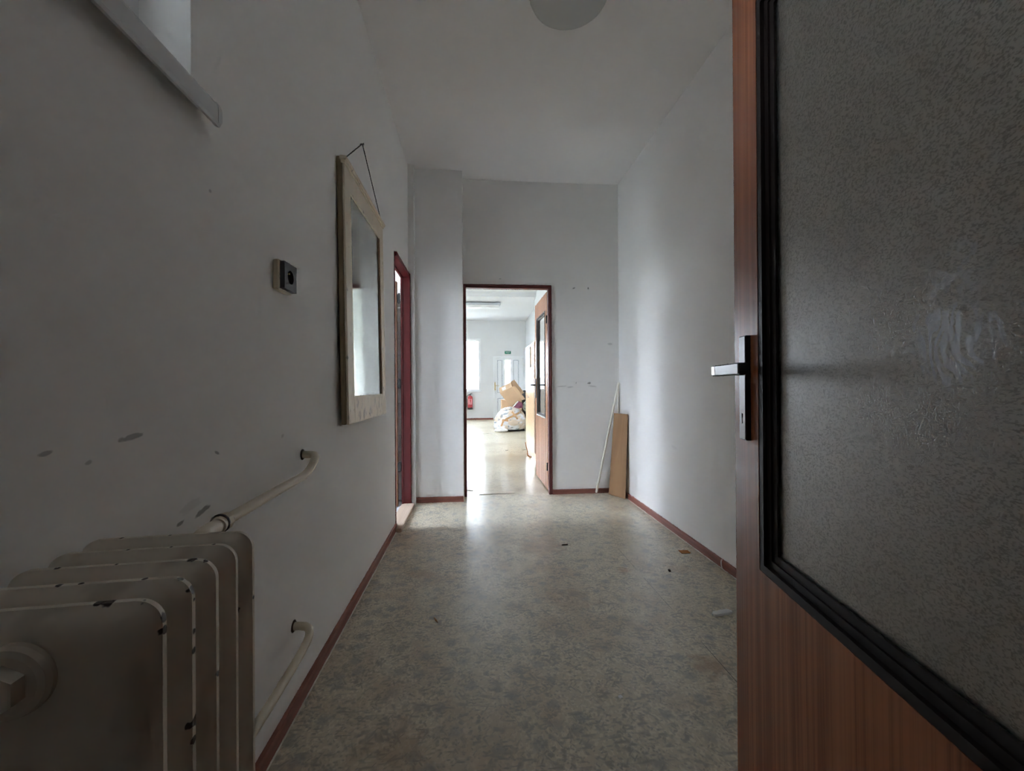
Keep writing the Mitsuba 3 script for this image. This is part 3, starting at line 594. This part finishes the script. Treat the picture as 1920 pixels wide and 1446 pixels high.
# fluorescent fitting
k = add('fluorescent_lamp', rbox(-.62, .645, 10.40, 10.62, 3.118, 3.175, .004), 'groove_grey', 'long white fluorescent fitting below the ceiling of the bright room', 'lamp')
add(k + '__diffuser', hull([(x, y, z) for x in (-.60, .625) for y, z in ((10.395, 3.12), (10.625, 3.12), (10.43, 3.062), (10.59, 3.062))]), 'white_plastic', 'white diffuser')
for x in (-.4, .4): add(k + '__hanger', cyl((x, 10.51, 3.17), (x, 10.51, FZ), .012, 10), 'white_plastic')

# open door leaf of the bright room
L0, L1, LX = 4.165, 4.93, .705
th = math.atan2(.010, .77)
ML = trimesh.transformations.translation_matrix((.733, L0, 0)) @ rotz(th)   # local: y along the leaf, x face
def Lm(m): return move(m, ML)
gy0, gy1, qz0, qz1 = .115, .665, .735, 1.86
leafp = sbox(0, .012, .775, 2.035).difference(sbox(gy0, qz0, gy1, qz1))
k = add('door_2', Lm(slab_x(0, .038, leafp)), 'door_wood_light', 'orange-brown glazed door standing open into the bright room', 'door', S)
def lring(o, i): return sbox(gy0 + o, qz0 + o, gy1 - o, qz1 - o).difference(sbox(gy0 + i, qz0 + i, gy1 - i, qz1 - i))
add(k + '__glazing_bead', Lm(cat(slab_x(-.004, .016, lring(0, .014)), slab_x(.006, .016, lring(.012, .030)))), 'bead_grey', 'dark grey glazing bead')
add(k + '__glazing_bead', Lm(cat(slab_x(.022, .042, lring(0, .014)), slab_x(.022, .032, lring(.012, .030)))), 'bead_grey')
add(k + '__glass_pane', Lm(box(.0175, .0205, gy0 + .01, gy1 - .01, qz0 + .01, qz1 - .01)), 'window_glass')
add(k + '__sill_strip', Lm(rbox(-.006, .004, gy0, gy1, qz0 - .004, qz0 + .012, .002)), 'white_plastic', 'pale lower bead')
for s, x in ((-1, 0.0), (1, .038)):
    pk = add(k + '__handle_plate', Lm(rbox(min(x, x + s * .012), max(x, x + s * .012), .715, .750, .93, 1.16, .002)), 'steel')
    add(k + '__handle', Lm(cat(rbox(min(x, x + s * .065), max(x, x + s * .065), .722, .740, 1.075, 1.093, .002), rbox(min(x + s * .05, x + s * .066), max(x + s * .05, x + s * .066), .62, .740, 1.075, 1.093, .002))), 'wire_dark', 'dark lever')
for z in (.25, 1.75): add(k + '__hinge', Lm(cyl((-.008, -.006, z - .04), (-.008, -.006, z + .04), .007, 10)), 'wire_dark')

# birch cabinet
CY0, CY1, CX = 5.86, 6.95, .85
k = add('cabinet', cat(box(CX + .02, FX1 - .004, CY0, CY0 + .02, .10, 1.70), box(CX + .02, FX1 - .004, CY1 - .02, CY1, .10, 1.70), box(CX + .02, FX1 - .004, CY0 + .02, CY1 - .02, .10, .12), box(CX + .02, FX1 - .004, CY0 + .02, CY1 - .02, 1.68, 1.70), box(FX1 - .012, FX1 - .004, CY0 + .02, CY1 - .02, .12, 1.68)), 'panel_brown', 'pale birch cabinet standing behind the open orange-brown door', 'cabinet')
add(k + '__top', rbox(CX, FX1 - .003, CY0 - .004, CY1 + .004, 1.70, 1.718, .002), 'birch')
for i, (a, b) in enumerate(((CY0 + .10, 6.405), (6.410, CY1))):
    pk = add(k + '__door', rbox(CX, CX + .018, a, b, .105, 1.698, .002), 'birch')
    if i: add(pk + '__knob', lathe([(0, 0), (.006, 0), (.006, .012), (.014, .018), (.014, .026), (0, .030)], (0, 0, 0), 'z', 16).apply_transform(trimesh.transformations.rotation_matrix(-math.pi / 2, [0, 1, 0])).apply_translation((CX, 6.51, .90)), 'white_plastic')
    else: add(pk + '__pull', rbox(CX - .014, CX + .001, 6.285, 6.305, 1.36, 1.68, .003), 'groove_grey', 'long grey pull')
add(k + '__side_panel', rbox(CX - .001, CX + .02, CY0, CY0 + .09, .10, 1.70, .002), 'panel_brown', 'brown edge panel')
add(k + '__plinth', cat(box(CX + .012, CX + .03, CY0, CY1, 0, .10), box(CX + .03, FX1 - .004, CY0, CY0 + .018, 0, .10), box(CX + .03, FX1 - .004, CY1 - .018, CY1, 0, .10)), 'birch')

# ------------------------------------------------------------------ pile of rubbish
ico = trimesh.creation.icosphere(subdivisions=5)
def blob(c, r, seed, amp=.12, flat=0.0, freq=3.0, lobes=()):
    v = ico.vertices.copy(); d = 1 + amp * (meshkit.fbm(v * freq + seed, 4, seed) - .5) * 2
    v = v * d[:, None] * np.array(r)
    v += np.array(c)
    v[:, 2] = np.maximum(v[:, 2], flat)
    return trimesh.Trimesh(v, ico.faces, process=False)
bag = blob((.84, 9.93, .235), (.385, .34, .335), 11, .11, .004, 3.2)
v = bag.vertices.copy()   # sag to the left at the foot
v[:, 2] = np.where(v[:, 0] > .74, np.maximum(v[:, 2], .052), v[:, 2])
w = np.clip((.30 - v[:, 2]) / .30, 0, 1) * np.clip((.84 - v[:, 0]) / .38, 0, 1); v[:, 0] -= .03 * w; v[:, 1] -= .06 * w
v[:, 2] -= .10 * np.clip((.66 - v[:, 0]) / .25, 0, 1) * np.clip(v[:, 2] - .1, 0, 1); v[:, 2] = np.maximum(v[:, 2], .004)
bag.vertices = v
bk = add('plastic_bag', bag, 'bag_plastic', 'bulging pale plastic bag patched with crossed brown tape', 'bag', smooth=True)
fold = blob((.60, 9.66, .045), (.165, .10, .045), 4, .10, .004, 3.0)
add(bk + '__fold', fold, 'paper', 'flat folded corner of the bag', smooth=True)
def strip_on(p0, p1, w, n=26):
    (x0, z0), (x1, z1) = p0, p1; d = np.array([x1 - x0, z1 - z0]); L = np.linalg.norm(d); d /= L; q = np.array([-d[1], d[0]]) * w / 2
    pts = np.array([np.array([x0, z0]) + d * L * t + s * q for t in np.linspace(0, 1, n) for s in (-1, 0, 1)])
    vv = bag.vertices; front = vv[:, 1] < 10.02
    from scipy.interpolate import griddata
    y = griddata(vv[front][:, [0, 2]], vv[front][:, 1], pts, method='linear'); y2 = griddata(vv[front][:, [0, 2]], vv[front][:, 1], pts, method='nearest')
    y = np.where(np.isfinite(y), y, y2) - .007
    V = np.c_[pts[:, 0], y, pts[:, 1]]; V2 = V.copy(); V2[:, 1] += .0035; f = []
    for i in range(n - 1):
        for j in range(2):
            a, b, c, e = 3 * i + j, 3 * i + j + 1, 3 * i + 3 + j + 1, 3 * i + 3 + j
            f += [[a, b, c], [a, c, e]]
    f = np.array(f); N = len(V)
    return trimesh.Trimesh(np.vstack([V, V2]), np.vstack([f, f[:, ::-1] + N]), process=False)
for p0, p1 in (((.70, .30), (1.13, .49)), ((.855, .475), (.985, .30)), ((.60, .14), (.66, .30)), ((.62, .285), (.76, .27))):
    add(bk + '__tape', strip_on(p0, p1, .042), 'tape', 'strip of brown packing tape')

def carton(u, v, w, org, open_side=True, th=.006):
    """five-sided box: u, v, w edge vectors from the corner org; the +u face is open."""
    u, v, w, o = (np.array(q, float) for q in (u, v, w, org)); nu, nv, nw = (q / np.linalg.norm(q) for q in (u, v, w))
    def pl(a, b, o2, n): return hull([o2 + s * a + t * b + k * n * th for s in (0, 1) for t in (0, 1) for k in (0, 1)])
    parts = [pl(v, w, o, nu), pl(u, w, o, nv), pl(u, w, o + v - nv * th, nv), pl(u, v, o, nw), pl(u, v, o + w - nw * th, nw)]
    if not open_side: parts.append(pl(v, w, o + u - nu * th, nu))
    return cat(*parts)
ck = add('cardboard_box_001', carton((.52, 0, 0), (0, 0, .72), (0, .38, 0), (.68, 10.62, .001), False), 'cardboard', 'closed cardboard box standing behind the plastic bag', 'box')
add(ck + '__tape', box(.679, .681, 10.77, 10.85, .1, .720), 'tape')
ct = math.radians(24)
zp = np.array([0, -math.sin(ct), math.cos(ct)]); wv = np.array([0, math.cos(ct), math.sin(ct)])
uu = np.array([.865, 0, 0]) + .50 * zp; vv_ = np.array([.585, 0, 0]) - .81 * zp
U, V, Wd = uu * .335, vv_ * .45, wv * .30
org = np.array([.600, 10.10, .905])
ck = add('cardboard_box', carton(U, V, Wd, org), 'cardboard', 'open cardboard box tipped over on top of the other box', 'box')
nw = -wv; nvv = -vv_
add(ck + '__flap', cat(hull([org + U * 1.0 + s * V + t * (uu * .09 + wv * -.03) + q * wv * .005 for s in (0, 1) for t in (0, 1) for q in (0, 1)]),
                       hull([org + U + Wd + s * V + t * (uu * .10 + wv * .03) + q * wv * .005 for s in (0, 1) for t in (0, 1) for q in (0, 1)])), 'cardboard', 'open flaps')
add(ck + '__label', hull([org + nvv * q * .002 + U * a + Wd * b for a in (.22, .52) for b in (.15, .75) for q in (0, 1)]), 'paper', 'white sticker')
add('maroon_folder', hull([(.905, 9.86, .575), (1.03, 9.84, .70), (1.115, 9.80, .665), (1.130, 9.81, .56), (1.02, 9.80, .545),
                           (.905, 10.00, .60), (1.03, 10.00, .72), (1.115, 9.90, .68), (1.130, 9.90, .57)]), 'maroon', 'dark maroon folder with a white edge wedged on the plastic bag', 'folder')
add('maroon_folder__edge', hull([(.893 + a, 9.838 + b, .580 + c) for a, b, c in ((0, 0, 0), (.018, 0, -.006), (.137, -.015, .125), (.120, -.015, .132), (0, .05, .01), (.018, .05, .0), (.137, .05, .13), (.120, .05, .137))]), 'paper', 'white edge')
add('patterned_bundle', blob((1.235, 9.96, .585), (.09, .10, .125), 21, .14, 0, 2.6), 'pattern_cloth', 'pale green patterned bundle beside the maroon folder', 'bundle', smooth=True)
add('black_sack', blob((1.36, 11.16, .46), (.15, .14, .50), 33, .16, .002, 2.4), 'black', 'black sack standing behind the tipped box next to the cabinet', 'sack', smooth=True)
add('suitcase', rbox(.78, 1.17, 9.80, 10.12, .002, .051, .01), 'black', 'flat black case under the plastic bag', 'case')
add('white_panel', lean([(1.185, 9.70, .004), (1.235, 9.62, .004)], [(1.262, 9.80, .40), (1.235, 9.86, .40)], .012), 'white_plastic', 'narrow white panel leaning against the plastic bag', 'panel')
# litter on the bright floor
for (x, y, a, l, lab) in ((.99, 5.02, -.5, .05, 'dark splinter on the bright floor near the open door leaf'), (-.075, 4.28, -.3, .05, 'dark sliver on the bright floor by the left side of the doorway'),
                          (.81, 6.9, .0, .03, 'dark speck on the bright floor near the cabinet foot'), (.52, 6.9, .2, .02, 'dark speck in the middle of the bright floor')):
    add('floor_sliver', flake(x, y, [(-l, -.006), (l, -.004), (l, .004), (-l, .006)], .004, a), 'dark_scrap', lab, 'debris')
add('curled_strip', tube([(.838, 6.92, .12), (.838, 6.80, .06), (.832, 6.6, .02), (.80, 6.3, .009), (.83, 6.15, .009)], .008, 8, sub=20), 'brown_scrap', 'brown curled strip by the cabinet plinth', 'strip')
